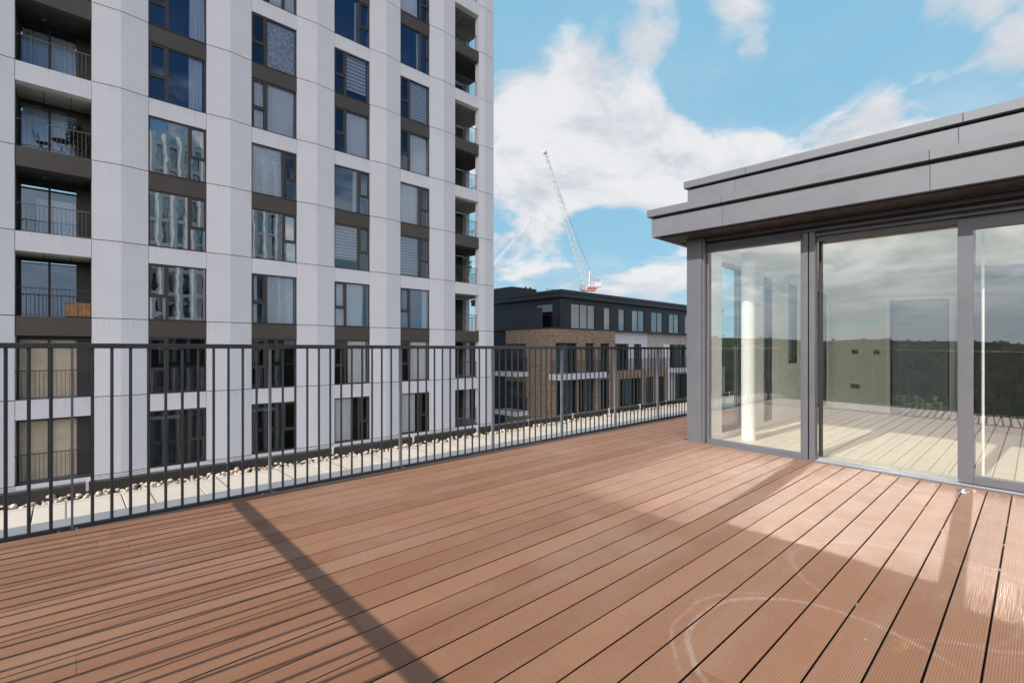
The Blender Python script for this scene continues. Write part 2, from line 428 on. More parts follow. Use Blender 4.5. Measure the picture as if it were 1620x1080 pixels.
# roofs and blocks of the far town, among the trees
tw = MB()
for i in range(260):
    dd = 1300*math.exp(random.random()*1.1); a = math.pi+random.uniform(-.8, .8)
    x, y = dd*math.cos(a), dd*math.sin(a)
    t = min(1, max(0, (dd-900)/2600)); g = -26+t*t*(3-2*t)*(82+30*math.sin(3*a+1)+16*math.sin(7*a+.5)+9*math.sin(17*a)+7*math.sin(41*a))
    wd_, hh = random.uniform(5, 12), random.uniform(5, 9)*(2.6 if random.random() < .07 else 1)
    tw.box(x-wd_, x+wd_, y-wd_, y+wd_, g-6, g+hh, random.choice((0, 0, 1)))
tag(tw.build('town', ['far_wall', 'brick_brown']), kind='stuff')

# wooded slope beyond the terrace (seen mirrored in the terrace glass)
wd = MB()
for i in range(2600):
    d = 70*math.exp(random.random()*3.3)
    a = math.pi + random.uniform(-.85, .85)
    x, y = d*math.cos(a), d*math.sin(a)
    s_ = random.uniform(2.6, 5.5)*(1+d/500)
    h = random.uniform(4, 9)
    g = -26 + (0 if d < 900 else min(1, (d-900)/2600)**2*90)
    n = 7
    for q in range(3):
        ox, oy = random.uniform(-.5, .5)*s_, random.uniform(-.5, .5)*s_
        rr = s_*random.uniform(.5, .8)
        prof = [(.55, -.5), (1, -.1), (.85, .4), (.35, .85)]
        vs = [(x+ox+rr*pr*math.cos(2*math.pi*j/n+q)*random.uniform(.8, 1.2), y+oy+rr*pr*math.sin(2*math.pi*j/n+q)*random.uniform(.8, 1.2), g+h+rr*pz*random.uniform(.85, 1.15)) for pr, pz in prof for j in range(n)]
        vs.append((x+ox, y+oy, g+h+rr))
        wd.add(vs, [(k*n+j, k*n+(j+1) % n, (k+1)*n+(j+1) % n, (k+1)*n+j) for k in range(3) for j in range(n)] + [(3*n+j, 3*n+(j+1) % n, 4*n) for j in range(n)])
tag(wd.build('woods', 'canopy'), kind='stuff')

def tree(loc, h, cr, leafmat, label, n=2200):
    t = empty('tree', loc, label, 'tree', 'trees below the terrace')
    x, y, z = loc
    tr = MB().tube(loc, (x+.2, y, z+h*.55), h*.022, h*.012)
    cl = MB()
    for k in range(11):
        a, zz = random.uniform(0, 6.28), random.uniform(.45, .92)
        rr = cr*(1.05-abs(zz-.62)*1.5)*random.uniform(.35, .8)
        p = Vector((x+rr*math.cos(a), y+rr*math.sin(a), z+h*zz))
        tr.tube((x+.1, y, z+h*random.uniform(.3, .55)), p, h*.008, h*.002, n=6)
        q = cr*random.uniform(.35, .6)
        cl.leaves(p, (q, q, q*.8), n//11, cr*.075)
    tr.build('trunk', 'bark', t); cl.build('crown', leafmat, t)
    return t
tree((-26, 5.3, -26), 26.0, 2.9, 'leaf_bright', 'light green rounded tree mirrored in the sliding door')
tree((-38, 18, -26), 25, 6.0, 'leaf', 'dark broad tree mirrored beside the white column')
tree((-34, -3, -26), 23, 6.0, 'leaf', 'dark tree mirrored behind the railing in the right pane')

# ------------------------------------------------------------------ terrace deck
deck = MB()
PIT, GAP = .143, .007
y = V0-.026
ydeck0 = -4.6
k = 0
while y > ydeck0:
    y1, y0 = y-GAP/2, y-PIT+GAP/2
    xs = -.62
    xe = 9.4 if y0 > 2.93 else 5.70
    # boards butt end to end
    first = random.uniform(.5, 3.4); cuts = [xs]
    c = xs+first
    while c < xe-.4: cuts.append(c); c += 3.6
    cuts.append(xe)
    for a, b in zip(cuts, cuts[1:]):
        e = .0012 if b < xe else 0
        cv = .0018
        z = random.uniform(-.0006, .0006)
        # board with eased long edges
        prof = [(y0, -.024), (y0, -cv), (y0+cv, 0), (y1-cv, 0), (y1, -cv), (y1, -.024)]
        vs = [(x, yy, zz+z) for x in (a, b-e) for yy, zz in prof]
        deck.add(vs, [(i, i+1, i+7, i+6) for i in (1, 2, 3)] + [(0,1,2,3,4,5), (11,10,9,8,7,6)])
        deck.add([vs[0], vs[1], vs[7], vs[6], vs[4], vs[5], vs[11], vs[10]], [(0,1,2,3), (4,5,6,7)], 1)  # board sides coloured near black, painting in the shade of the gaps
    y -= PIT; k += 1
for yy_ in [V0-.026-PIT*i for i in range(1, 60)]:
    if yy_ > ydeck0 and random.random() < .8:
        for xx in [(.2+.5*j+random.uniform(-.02, .02)) for j in range(11)]:
            if yy_ < .75 and random.random() < .28: deck.box(xx-.012, xx+.012, yy_-GAP*.42, yy_+GAP*.42, -.012, -.004, 2)
deck.box(-.62, 9.4, 2.95, V0-.04, -.075, -.03, 1).box(-.62, 5.70, ydeck0, 2.95, -.075, -.03, 1)
deck.shear()
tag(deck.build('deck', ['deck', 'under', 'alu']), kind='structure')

tag(MB().box(-1.2, 16, V0-.02, 4.49, -.16, -.05).build('coping_strip', 'coping'), kind='structure')
pv = MB()
for i in range(-4, 33):
    x = -.174+.5*i
    dz = random.uniform(-.002, .002)
    pv.box(x+.004, x+.496, 4.494, 5.02, -.12, -.055+dz)
pv.box(-2.5, 16.5, 4.494, 5.5, -.24, -.118, 1)
tag(pv.build('paving', ['paver', 'grit'], bevel=.003), kind='structure')
pb = MB()
for i in range(3600):
    x = random.uniform(-2.0, 15.5); yq = random.uniform(5.035, 5.27)
    r = random.uniform(.009, .021)*(1.0 if random.random() < .9 else 1.25)
    sx, sy, sz = r*random.uniform(.9, 1.5), r*random.uniform(.8, 1.2), r*random.uniform(.55, .85)
    a = random.uniform(0, 3.14); ca, sa = math.cos(a), math.sin(a)
    zc = -.120+sz+random.uniform(0, .05)
    n = 8; vs = [(x, yq, zc-sz)]
    for lat in (-50, -10, 30, 62):
        cl, sl = math.cos(R(lat)), math.sin(R(lat))
        for j in range(n):
            px, py = sx*cl*math.cos(2*math.pi*j/n)*random.uniform(.93, 1.07), sy*cl*math.sin(2*math.pi*j/n)
            vs.append((x+px*ca-py*sa, yq+px*sa+py*ca, zc+sz*sl))
    vs.append((x, yq, zc+sz))
    fs = [(0, 1+(j+1) % n, 1+j) for j in range(n)] + [(1+k*n+j, 1+k*n+(j+1) % n, 1+(k+1)*n+(j+1) % n, 1+(k+1)*n+j) for k in range(3) for j in range(n)] + [(1+3*n+j, 1+3*n+(j+1) % n, 1+4*n) for j in range(n)]
    pb.add(vs, fs, 0, True)
tag(pb.build('pebbles', 'pebble'), 'rounded buff pebbles between the pavers and the parapet', kind='stuff')

par = empty('parapet', (6, 5.35, -.2), 'low dark roof edge parapet beyond the pebbles and cream pavers', 'parapet')
MB().box(-2.5, 16.5, 5.29, 5.47, -.3, -.012).build('upstand', 'upstand', par)
MB().box(-2.5, 16.5, 5.275, 5.36, -.0115, .006).build('capping', 'upstand', par)
cable = MB().path([(-2.5, 5.30, .016), (16.4, 5.30, .016)], .006)
cable.build('conductor_tape', 'alu', par)
for i in range(17):
    x = -.9+1.02*i
    MB().box(x, x+.018, 5.262, 5.31, -.055, .028).box(x, x+.05, 5.272, 5.300, .018, .030).build('clip', 'crane_white', par)

# ------------------------------------------------------------------ railings
def railing(name, label, p0, direction, length, group, post_at, spacing, with_fall):
    """flat top rail, low bottom rail, flat posts and round balusters"""
    d = Vector(direction); o = Vector(p0)
    r = empty(name, p0, label, 'railing', group)
    ax = abs(d.x) > .5
    def bx(s0, s1, hw, z0, z1, mb=None):
        mb = mb or MB()
        if ax: mb.box(o.x+s0, o.x+s1, o.y-hw, o.y+hw, z0, z1)
        else:
            a, b = sorted((o.y+d.y*s0, o.y+d.y*s1)); mb.box(o.x-hw, o.x+hw, a, b, z0, z1)
        return mb
    fin = (lambda m: m.shear()) if with_fall else (lambda m: m)
    fin(bx(0, length, .034, 1.108, 1.140)).build('top_rail', 'rail', r, bevel=.004)
    fin(bx(0, length, .018, -.004, .020)).build('bottom_rail', 'rail', r, bevel=.003)
    posts = []
    s = post_at
    while s < length: posts.append(s); s += spacing
    def pt(s): return Vector((o.x+d.x*s, o.y+d.y*s, fall(o.y+d.y*s) if with_fall else 0))
    def unit_post():
        mb = MB(); hw = .008, .019
        if ax: mb.box(-.006, .006, -.021, .021, -.03, 1.107)
        else: mb.box(-.021, .021, -.006, .006, -.03, 1.107)
        mb.tube((.02 if ax else 0, -.032, .004), (.02 if ax else 0, -.019, .004), .007, n=8, mi=1)
        mb.tube((-.06 if ax else .02, -.032, .004), (-.06 if ax else .02, -.019, .004), .006, n=8, mi=1)
        return mb
    first = None
    for s in posts:
        if first is None:
            me = unit_post(); first = me.build('post', ['rail_post', 'alu'], None, (0, 0, 0)); first.parent = r; first.location = pt(s)-o
        else: copy_part(first, r, pt(s)-o)
    fb = None
    st = spacing/12
    n0 = -int((post_at)/st)
    for i in range(n0, int((length-post_at)/st)+1):
        if i % 12 == 0: continue
        s = post_at+i*st
        if fb is None:
            fb = MB().tube((0, 0, .018), (0, 0, 1.109), .0088, n=8, caps=False).build('baluster', 'rail', None, (0, 0, 0)); fb.parent = r; fb.location = pt(s)-o
        else: copy_part(fb, r, pt(s)-o)
    return r
railing('railing', 'dark grey vertical bar railing along the terrace edge facing the white tower', (-.54, V0, 0), (1, 0, 0), 9.3, None, .568, 1.132, False)
railing('railing', 'dark railing across the open end of the terrace, mirrored in the penthouse glass', (-.52, V0-.04, 0), (0, -1, 0), 8.4, None, .55, 1.132, True)

# ------------------------------------------------------------------ white tower
TV = 25.6
FL = 3.155
def J(k): return 2.37 + FL*k
COLS = [(-.0546, .0297), (.1005, .184), (.2564, .339), (.4147, .495), (.5704, .6507), (.726, .804)]
COLS = [(a*TV, b*TV) for a, b in COLS]
U_L, U_R = -.135*TV, .8547*TV
KTOP = 9
tower = empty('apartment_tower', (9, TV+8, -26), 'white concrete apartment tower with folded piers and bronze window panels', 'tower')
fac = MB()
edges = [U_L] + [c for ab in COLS for c in ab] + [U_R]
for i in range(0, len(edges), 2):
    a, b = edges[i], edges[i+1]
    m = (a+b)/2
    last = i == len(edges)-2
    fold = .115 if not last else .06
    if last: m = a+(b-a)*.35
    for k in range(-3, KTOP):
        z0, z1 = J(k)+.015, J(k+1)-.015
        if k == -3: z0 = -4.02
        fac.prism([(a, TV), (m, TV-fold), (b, TV), (b, TV+.42), (a, TV+.42)], z0, z1)
    fac.prism([(a, TV), (m, TV-fold), (b, TV), (b, TV+.42), (a, TV+.42)], -26, -4.04)
    fac.prism([(a+.03, TV+.03), (m, TV-fold+.03), (b-.03, TV+.03), (b-.03, TV+.40), (a+.03, TV+.40)], -25.9, J(KTOP)-.1, 1)
for ci, (a, b) in enumerate(COLS):
    for k in range(-1, KTOP+1):
        if k % 2: fac.box(a+.012, b-.012, TV+.012, TV+.40, J(k)-.735, J(k)-.012)
    fac.box(a+.006, b-.006, TV+.012, TV+.40, -26, J(-2)-.02)
fac.box(U_L, U_L+.3, TV+.42, TV+18, -26, J(KTOP))
fac.box(U_R-.3, U_R, TV+2.75, TV+18, -26, J(KTOP))
fac.box(U_L, U_R, TV+.0, TV+18, J(KTOP), J(KTOP)+.9)
fac.build('facade', ['concrete', 'joint'], tower)
dk = MB()
c0, c5 = COLS[0], COLS[5]
dk.box(c0[1]+.6, c5[0]-.6, TV+1.5, TV+1.6, -20, J(KTOP))
for k in range(-3, KTOP+1): dk.box(c0[1]+.6, c5[0]-.6, TV+.43, TV+1.5, J(k)-.5, J(k)-.1)
for i in range(1, 5):
    m = (COLS[i][1]+COLS[i+1][0])/2 if i < 4 else COLS[4][1]+.6
    dk.box(m-.1, m+.1, TV+.43, TV+1.5, -20, J(KTOP))
dk.build('dim_room', 'interior_dark', tower)

def curtain_mesh(u0, u1, z0, z1, y, amp=.035, per=.13, hem=0.0):
    mb = MB(); n = max(8, int((u1-u0)/.028)); vs = []
    ph = random.uniform(0, 6)
    dr = [random.uniform(-.4, .4) for _ in range(n+1)]
    for j in range(5):
        t = j/4
        for i in range(n+1):
            u = u0+(u1-u0)*i/n
            a = amp*(.45+.55*t)
            vs.append((u+.012*math.sin(u*5+ph+t*2), y+a*math.sin(2*math.pi*u/per+ph+.8*math.sin(u*2.3)+dr[i]*.6), z1+(z0-z1)*t))
    mb.add(vs, [(j*(n+1)+i, (j+1)*(n+1)+i, (j+1)*(n+1)+i+1, j*(n+1)+i+1) for j in range(4) for i in range(n)], 0, True)
    return mb
# what hangs in each window: (from, to, drop) as fractions of the window, and the cloth
HANG = {(1,4): [('curtain', .72, 1, 1)], (1,3): [('curtain', .70, .97, 1)], (1,2): [('curtain', .0, .3, 1)], (1,1): [('curtain', .0, .66, 1)], (1,0): [('curtain', .78, .97, 1)],
        (2,5): [('curtain', .4, 1, 1)], (2,4): [('blind_weave', .33, 1, 1)], (2,3): [('curtain', .36, .58, 1), ('curtain', .55, .98, 1), ('curtain', .05, .25, 1)], (2,2): [('curtain', 0, .67, 1)], (2,1): [('curtain', .2, .45, 1)], (2,0): [('curtain', .33, .96, 1), ('curtain', .02, .12, 1)],
        (3,5): [('curtain', .60, .67, 1)], (3,4): [('blind_slat', .32, .95, .82)], (3,3): [('curtain', .34, .97, 1)], (3,2): [('curtain', .55, .66, 1)], (3,1): [('blind_band', 0, .67, .78)], (3,0): [('curtain', .34, .86, 1), ('curtain', .05, .3, 1)], (3,-1): [('curtain', .4, .95, 1)], (3,-2): [('curtain', 0, .50, 1)],
        (4,6): [('curtain', 0, .62, 1)], (4,5): [('curtain', .58, .66, 1)], (4,4): [('blind_band', .32, .97, 1)], (4,3): [('curtain', .32, .96, 1)], (4,2): [('curtain', 0, .62, 1)], (4,1): [('blind_band', 0, .63, 1)], (4,0): [('curtain', .80, .97, 1)], (4,-1): [('curtain', .34, .95, 1)], (4,-2): [('curtain', 0, .55, 1)]}
GL = {}
for k in range(-2, 9):
    for c in (1, 2, 3, 4): GL[(c, k)] = 'tower_glass'
for q in ((2,5), (2,4), (2,3), (2,2), (2,0), (3,4), (3,3), (3,1), (3,0), (4,6), (4,4), (4,3), (4,2), (4,1)): GL[q] = 'tower_glass_clear'
for q in ((1,2), (1,1), (1,0), (2,1)): GL[q] = 'tower_glass_wavy'
for c in (1, 2, 3, 4):
    GL[(c, -1)] = GL[(c, -2)] = 'tower_glass_dark' if c < 3 else 'clear_glass'
ROWS = {1: range(-2, 5), 2: range(-2, 6), 3: range(-2, 6), 4: range(-2, 7)}
for c in (1, 2, 3, 4):
    a, b = COLS[c]; W = b-a
    for k in ROWS[c]:
        z0, z1 = J(k)+.0, J(k)+2.415
        left = k in (-1, 0, 3, 4, 7, 8)
        t, y0, y1 = .055, TV+.07, TV+.15
        mb = MB()
        x0, x1 = a+.004, b-.004
        mb.box(x0, x0+t, y0, y1, z0, z1).box(x1-t, x1, y0, y1, z0, z1).box(x0+t, x1-t, y0+.002, y1, z0, z0+t).box(x0+t, x1-t, y0+.002, y1, z1-t, z1)
        s = a+W*.31 if left else b-W*.31
        mb.box(s-.06, s+.06, y0-.008, y1, z0+t, z1-t)
        n0, n1 = (x0+t, s-.06) if left else (s+.06, x1-t)
        zt = z0+1.02
        mb.box(n0, n1, y0-.004, y1, zt-.045, zt+.045)
        # opening sash
        q = .05
        mb.box(n0, n0+q, y0-.012, y0+.03, zt+.045, z1-t).box(n1-q, n1, y0-.012, y0+.03, zt+.045, z1-t).box(n0+q, n1-q, y0-.012, y0+.03, zt+.045, zt+.045+q).box(n0+q, n1-q, y0-.012, y0+.03, z1-t-q, z1-t)
        mb.box(x0, x1, TV+.002, y0, z0-.011, z0+.02)                 # drip sill
        wn = mb.build('window', 'bronze_frame', tower, ((a+b)/2, TV+.1, z0))
        yg = TV+.115
        w0, w1 = (s+.06, x1-t) if left else (x0+t, s-.06)
        def pane(u0, u1, q0, q1):
            e1, e2 = random.uniform(-.004, .004), random.uniform(-.004, .004)
            return (u0, yg+e1, q0), (u1, yg-e1, q0), (u1, yg-e1+e2, q1), (u0, yg+e1+e2, q1)
        MB().quad(*pane(w0, w1, z0+t, z1-t)).quad(*pane(n0, n1, z0+t, zt-.045)).quad(*pane(n0, n1, zt+.045, z1-t)).build('pane', GL[(c, k)], wn)
        for (mat, f0, f1, dr) in HANG.get((c, k), []):
            u0, u1 = a+.07+(W-.14)*f0, a+.07+(W-.14)*f1
            zz0 = z0+.06+(1-dr)*2.3
            if mat == 'curtain': curtain_mesh(u0, u1, zz0, z1-.03, TV+.22, amp=.03).build('curtain', 'curtain', wn)
            else:
                mb2 = MB().box(u0, u1, TV+.21, TV+.214, zz0, z1-.09).box(u0, u1, TV+.20, TV+.28, z1-.09, z1-.03).box(u0, u1, TV+.205, TV+.222, zz0-.03, zz0)
                mb2.build('blind', mat, wn)
        if k in (-1, -2) and c in (1, 2):       # pale strip fitting just inside the lower windows
            MB().box(a+.08, a+W*.55, TV+.35, TV+.6, z0+2.0-.1*(k == -1), z0+2.13-.1*(k == -1)).build('ceiling_fitting', 'curtain', wn)
for ci in (1, 2, 3, 4):
    a, b = COLS[ci]
    for k in range(0, 8, 2):
        MB().box(a+.006, b-.006, TV+.03, TV+.22, J(k)-.735, J(k)-.014).box(a+.006, b-.006, TV+.022, TV+.03, J(k)-.05, J(k)-.03).build('spandrel_panel', 'bronze', tower)

# loggias
def balusters_box(p0, p1, z0, z1, step, r, rail):
    mb = MB(); p0, p1 = Vector(p0), Vector(p1); L = (p1-p0).length; n = int(L/step)
    for i in range(1, n):
        p = p0+(p1-p0)*(i/n); mb.tube((p.x, p.y, z0), (p.x, p.y, z1), r, n=4, caps=False)
    mb.bar((p0.x, p0.y, z1), (p1.x, p1.y, z1), rail).bar((p0.x, p0.y, z0), (p1.x, p1.y, z0), rail*.7)
    return mb
for ci in (0, 5):
    a, b = COLS[ci]
    right = ci == 5
    for k in range(-2, 5 if ci == 0 else 9):
        zf, zc = J(k), J(k+1)-.735
        white_front = k % 2 != 0
        cream_top = (k+1) % 2 != 0
        lower = k < 0
        mb = MB()
        # floor slab and its front panel
        e = U_R-.012 if right else b+.25
        if not white_front: mb.box(a+.01, (b+.02) if right else (b-.01), TV+.03, TV+.36, zf-.735, zf-.012, 1)
        mb.box(a-.25, e, TV+.42, TV+2.9, zf-.25, zf-.016, 2)
        mb.box(a-.25, e, TV+.405, TV+2.9, zc+.0, zc+.12, (9 if right else 3) if cream_top else 4)
        # ceiling board joints and downlight
        for q in (.35, .72): mb.box(a+(b-a)*q-.012, a+(b-a)*q+.012, TV+.45, TV+2.2, zc-.006, zc-.001, 1)
        mb.box(a+.7, a+.82, TV+1.2, TV+1.3, zc-.008, zc-.0012, 7)
        mb.box(a-.24, a-.002, TV+.42, TV+2.88, zf, zc, 6 if lower and not right else 5)
        if not right: mb.box(b+.002, b+.24, TV+.42, TV+2.88, zf, zc, 1)
        back = TV+2.3
        yw = TV+.86 if (lower and not right) else back+.9
        mb.box(a-.0, e-.02, yw, yw+.05, zf, zc, 6 if lower and not right else 8)
        bal = mb.build('balcony', ['concrete', 'bronze', 'coping', 'soffit_cream', 'soffit_dark', 'tan' if right else 'soffit_dark', 'interior_cream', 'crane_white', 'interior_dark', 'soffit_tan'], tower, ((a+b)/2, TV+1, zf))
        # glazed doors across the back
        yb = (TV+1.75 if not lower else TV+.66) if not right else TV+2.1
        x0, x1 = a+.02, (b-.38 if not right else b-.5)
        fr = MB(); h1 = zc-.14
        for x in (x0, (x0+x1)/2-.03, x1-.06): fr.box(x, x+.07, yb, yb+.08, zf, h1)
        fr.box(x0, x1+.01, yb-.003, yb+.083, h1, zc-.001).box(x1+.01, b-.0 if not right else b-.45, yb-.003, yb+.08, zf, zc-.001)
        dr = fr.build('glazed_door', 'dark_metal', bal)
        MB().quad((x0+.07, yb+.04, zf), (x1-.06, yb+.04, zf), (x1-.06, yb+.04, h1), (x0+.07, yb+.04, h1)).build('pane', ('clear_glass' if not right else 'tower_glass_dark') if lower else 'tower_glass', dr)
        if ci == 0 and k in (1, 2, 3, 4): curtain_mesh(x0+(.5 if k == 1 else .1), x1-.07, zf+.03, h1-(.55 if k == 1 else .1), yb+.22, per=.16).build('curtain', 'curtain', dr)
        if ci == 5: curtain_mesh(x0+.3, x1-.1, zf+.03, h1-.1, yb+.25).build('curtain', 'curtain', dr)
        zr = zf+1.08
        bar = 'light_bar' if (ci == 0 and k > 0) else 'dark_metal'
        bb = balusters_box((a+.05, TV+.22, 0), (b-.05 if not right else b+.0, TV+.22, 0), zf+.06, zr, .115, .0095 if ci == 0 else .011, .03)
        if right:
            c2 = balusters_box((U_R-.06, TV+.46, 0), (U_R-.06, TV+2.7, 0), zf+.06, zr, .115, .011, .03)
            c2.build('balustrade', bar, bal)
        bb.bar((a+.0, TV+.22, zr-.03), (a+.08, TV+.22, zr-.03), .04)
        bb.build('balustrade', bar, bal)

# things on the balconies
def bistro_chair(loc, rz, label):
    t = empty('folding_chair', loc, label, 'chair', 'folding chairs on the tower balcony'); t.rotation_euler.z = rz
    s = MB()
    for i in range(5): s.box(-.2, .2, -.18+.075*i, -.125+.075*i, .45, .465)
    fr = MB()
    for x in (-.19, .19):
        fr.path([(x, .19, 0), (x, -.17, .46)], .012).path([(x, -.19, 0), (x, .16, .46), (x, .24, .86)], .012)
    fr.path([(-.19, .19, .01), (.19, .19, .01)], .01).path([(-.19, -.19, .01), (.19, -.19, .01)], .01)
    bk = MB()
    for z in (.68, .78): bk.add([(-.2, .20+.03*(z-.68), z), (.2, .20+.03*(z-.68), z), (.2, .225, z+.055), (-.2, .225, z+.055)], [(0,1,2,3)])
    for mbx, nm in ((s, 'seat'), (fr, 'frame'), (bk, 'backrest')):
        o = mbx.build(nm, 'black_metal', None, (0, 0, 0)); o.parent = t; o.location = (0, 0, 0)
    return t
zf2 = J(2)+.0
bistro_chair((-.66, TV+.62, zf2), R(70), 'black folding chair left of the round balcony table, white tower')
bistro_chair((.42, TV+.62, zf2), R(-80), 'black folding chair right of the round balcony table, white tower')
t = empty('bistro_table', (-.13, TV+.70, zf2), 'round black folding table between two chairs on tower balcony', 'table')
MB().lathe(-.13, TV+.70, [(.30, zf2+.70), (.31, zf2+.71), (.30, zf2+.725)], 20).build('tabletop', 'black_metal', t)
lg = MB()
for a in (0, 1.57, 3.14, 4.71): lg.path([(-.13+.26*math.cos(a), TV+.70+.26*math.sin(a), zf2), (-.13-.2*math.cos(a), TV+.70-.2*math.sin(a), zf2+.70)], .011)
lg.build('leg', 'black_metal', t)
def potted(loc, h, rad, leafm, potm, label, n=260, size=.07):
    t = empty('potted_plant', loc, label, 'plant', 'plants on the tower balconies')
    x, y, z = loc
    MB().lathe(x, y, [(.13, z), (.17, z+.32), (.18, z+.34), (.15, z+.33)], 14).build('pot', potm, t)
    st = MB(); fo = MB()
    for i in range(5):
        a = random.uniform(0, 6.28); p = Vector((x+rad*.6*math.cos(a), y+rad*.4*math.sin(a), z+.34+h*random.uniform(.35, .8)))
        st.tube((x, y, z+.3), p, .012, .006, n=5)
        fo.leaves(p, (rad*.6, rad*.5, h*.28), n//5, size, shell=.1)
    st.build('stem', 'bark', t); fo.build('foliage', leafm, t)
    return t
potted((.50, TV+1.25, zf2), 1.5, .48, 'leaf_dark', 'pot_dark', 'dark bushy potted shrub behind right chair on left tower balcony', 420)
potted((COLS[5][0]+.65, TV+.70, J(1)), 1.5, .42, 'leaf', 'pot_dark', 'bushy plant in dark pot, left end of planted corner balcony', 420)
potted((COLS[5][0]+1.55, TV+.80, J(1)), 2.1, .40, 'leaf', 'terracotta', 'tall plant in terracotta pot, right end of planted corner balcony', 420)
potted((COLS[5][0]+1.0, TV+.65, J(6)), 1.0, .4, 'leaf_bright', 'pot_dark', 'yellow green plant on highest visible corner balcony', 260)
cb = empty('wooden_cabinet', (.36, TV+.75, J(0)), 'small orange wooden cabinet on balcony above bronze panel', 'cabinet')
x, y, z = .36, TV+.75, J(0)
MB().box(x-.38, x+.38, y-.22, y+.22, z+.05, z+.58).box(x-.40, x+.40, y-.24, y+.24, z+.58, z+.61).build('body', 'wood', cb)
MB().box(x-.37, x-.005, y-.235, y-.222, z+.07, z+.56).box(x+.005, x+.37, y-.235, y-.222, z+.07, z+.56).build('door', 'wood', cb)

# ------------------------------------------------------------------ brick block
bk_ = empty('brick_apartment_block', (40, 34, -26), 'brown brick apartment block with black clad top storey, beyond white tower', 'apartment block')
BY, BU = 27.9, 30.2
front = lambda a, d, z: (a, BY+d, z)
left_ = lambda a, d, z: (BU+d, a, z)
wins = [(30.85, 33.7, -1.25, 1.70), (34.9, 36.2, -1.25, 1.70), (37.1, 38.6, -1.25, 1.70), (30.85, 33.7, -4.6, -1.55), (33.9, 36.2, -4.6, -1.55), (37.1, 38.6, -4.6, -1.7)]
MB().wall(BU, 39.45, -26, 2.92, wins, front, .22).wall(BY, 33.6, -26, 2.92, [], left_).build('wall', 'brick_brown', bk_)
w2 = [(40.0, 42.65, -1.0, 1.70), (43.5, 45.0, -1.0, 1.7)]
MB().wall(39.45, 46.0, -1.1, 2.9, w2, lambda a, d, z: (a, BY+.5+d, z), .2).build('wall', 'render', bk_, label='white rendered wall section')
w3 = [(50.2, 54.6, -1.0, 1.7), (56.2, 60.2, -1.0, 1.7)]
MB().wall(46.0, 64, -1.1, 2.9, w3, lambda a, d, z: (a, BY+.5+d, z), .2).wall(49.6, 64, -26, -1.1, [(51, 54.6, -4.6, -1.7)], front, .2).build('wall', 'brick_pale', bk_, label='pale brick wall section')
w4 = [(40.3, 44.2, -4.7, -1.8), (45.0, 46.6, -4.7, -1.8), (47.5, 48.9, -4.7, -1.8)]
MB().wall(39.45, 49.6, -26, -.98, w4, front, .2).box(39.45, 49.6, BY+.01, BY+.5, -1.1, -1.0).build('wall', 'brick_brown', bk_)
MB().box(BU+.25, 64, BY+1.9, BY+2.0, -24, 2.8).box(BU+1.2, BU+1.3, BY+.3, 38, -24, 2.8).build('dim_room', 'interior_dark', bk_)
def unit(x0, x1, z0, z1, y, splits, parent, mat='block_glass', tan=None, cur=True):
    t = .06; mb = MB()
    mb.box(x0, x0+t, y, y+.07, z0, z1).box(x1-t, x1, y, y+.07, z0, z1).box(x0+t, x1-t, y+.001, y+.07, z1-t, z1).box(x0+t, x1-t, y+.001, y+.07, z0, z0+t)
    for s in splits: mb.box(x0+(x1-x0)*s-t/2, x0+(x1-x0)*s+t/2, y-.003, y+.07, z0+t, z1-t)
    f = mb.build('window', 'black_plain', parent, ((x0+x1)/2, y, z0))
    MB().quad((x0+t, y+.04, z0+t), (x1-t, y+.04, z0+t), (x1-t, y+.04, z1-t), (x0+t, y+.04, z1-t)).build('pane', mat, f)
    if cur:
        s0 = random.choice((.05, .3, .55)); MB()
        curtain_mesh(x0+(x1-x0)*s0, x0+(x1-x0)*min(.95, s0+.4), z0+.05, z1-.1, y+.35, per=.2).build('curtain', 'curtain', f)
    return f
for (x0, x1, z0, z1) in wins: unit(x0, x1, z0, z1, BY+.12, (.35, .7) if x1-x0 > 2 else (.5,), bk_)
for (x0, x1, z0, z1) in w2+w3: unit(x0, x1, z0, z1, BY+.62, (.33, .66) if x1-x0 > 2 else (.5,), bk_)
for (x0, x1, z0, z1) in w4+[(51, 54.6, -4.6, -1.7)]: unit(x0, x1, z0, z1, BY+.12, (.33, .66) if x1-x0 > 2 else (.5,), bk_)
MB().box(33.72, 34.88, BY+.06, BY+.14, -1.25, 1.70).build('timber_panel', 'tan', bk_)
# black top storey
SY, SU = 28.6, 32.26
wt = [(33.68, 37.22, 2.99, 5.32), (38.6, 39.68, 3.0, 5.25), (41.04, 42.15, 3.0, 5.25), (43.44, 45.81, 3.0, 5.25), (47.15, 49.6, 3.0, 5.25), (50.95, 53.24, 3.0, 5.25), (54.64, 57.0, 3.0, 5.25), (58.4, 60.8, 3.0, 5.25)]
wl = [(29.6, 31.6, 3.0, 5.2)]
MB().wall(SU, 64, 2.5, 5.75, wt, lambda a, d, z: (a, SY+d, z), .15).wall(SY, 40, 2.5, 5.75, wl, lambda a, d, z: (SU+d, a, z), .15).build('storey_wall', 'black_clad', bk_)
MB().box(SU+.3, 64, SY+1.9, SY+2, 2.6, 5.7).box(SU+1.5, SU+1.6, SY+.2, 40, 2.6, 5.7).build('dim_room', 'interior_dark', bk_)
for i, (x0, x1, z0, z1) in enumerate(wt): unit(x0, x1, z0, z1, SY+.05, (.36, .68) if x1-x0 > 3 else ((.5,) if x1-x0 > 2 else ()), bk_, cur=i % 2 == 1)
fx = MB().box(SU+.05, SU+.12, 29.62, 31.58, 3.0, 5.2).build('window', 'tower_glass_wavy', bk_)
MB().box(SU-.38, 64, SY-.38, 41, 5.752, 6.12).box(SU-.46, 64, SY-.46, 41, 6.123, 6.40).build('roof', 'black_plain', bk_)
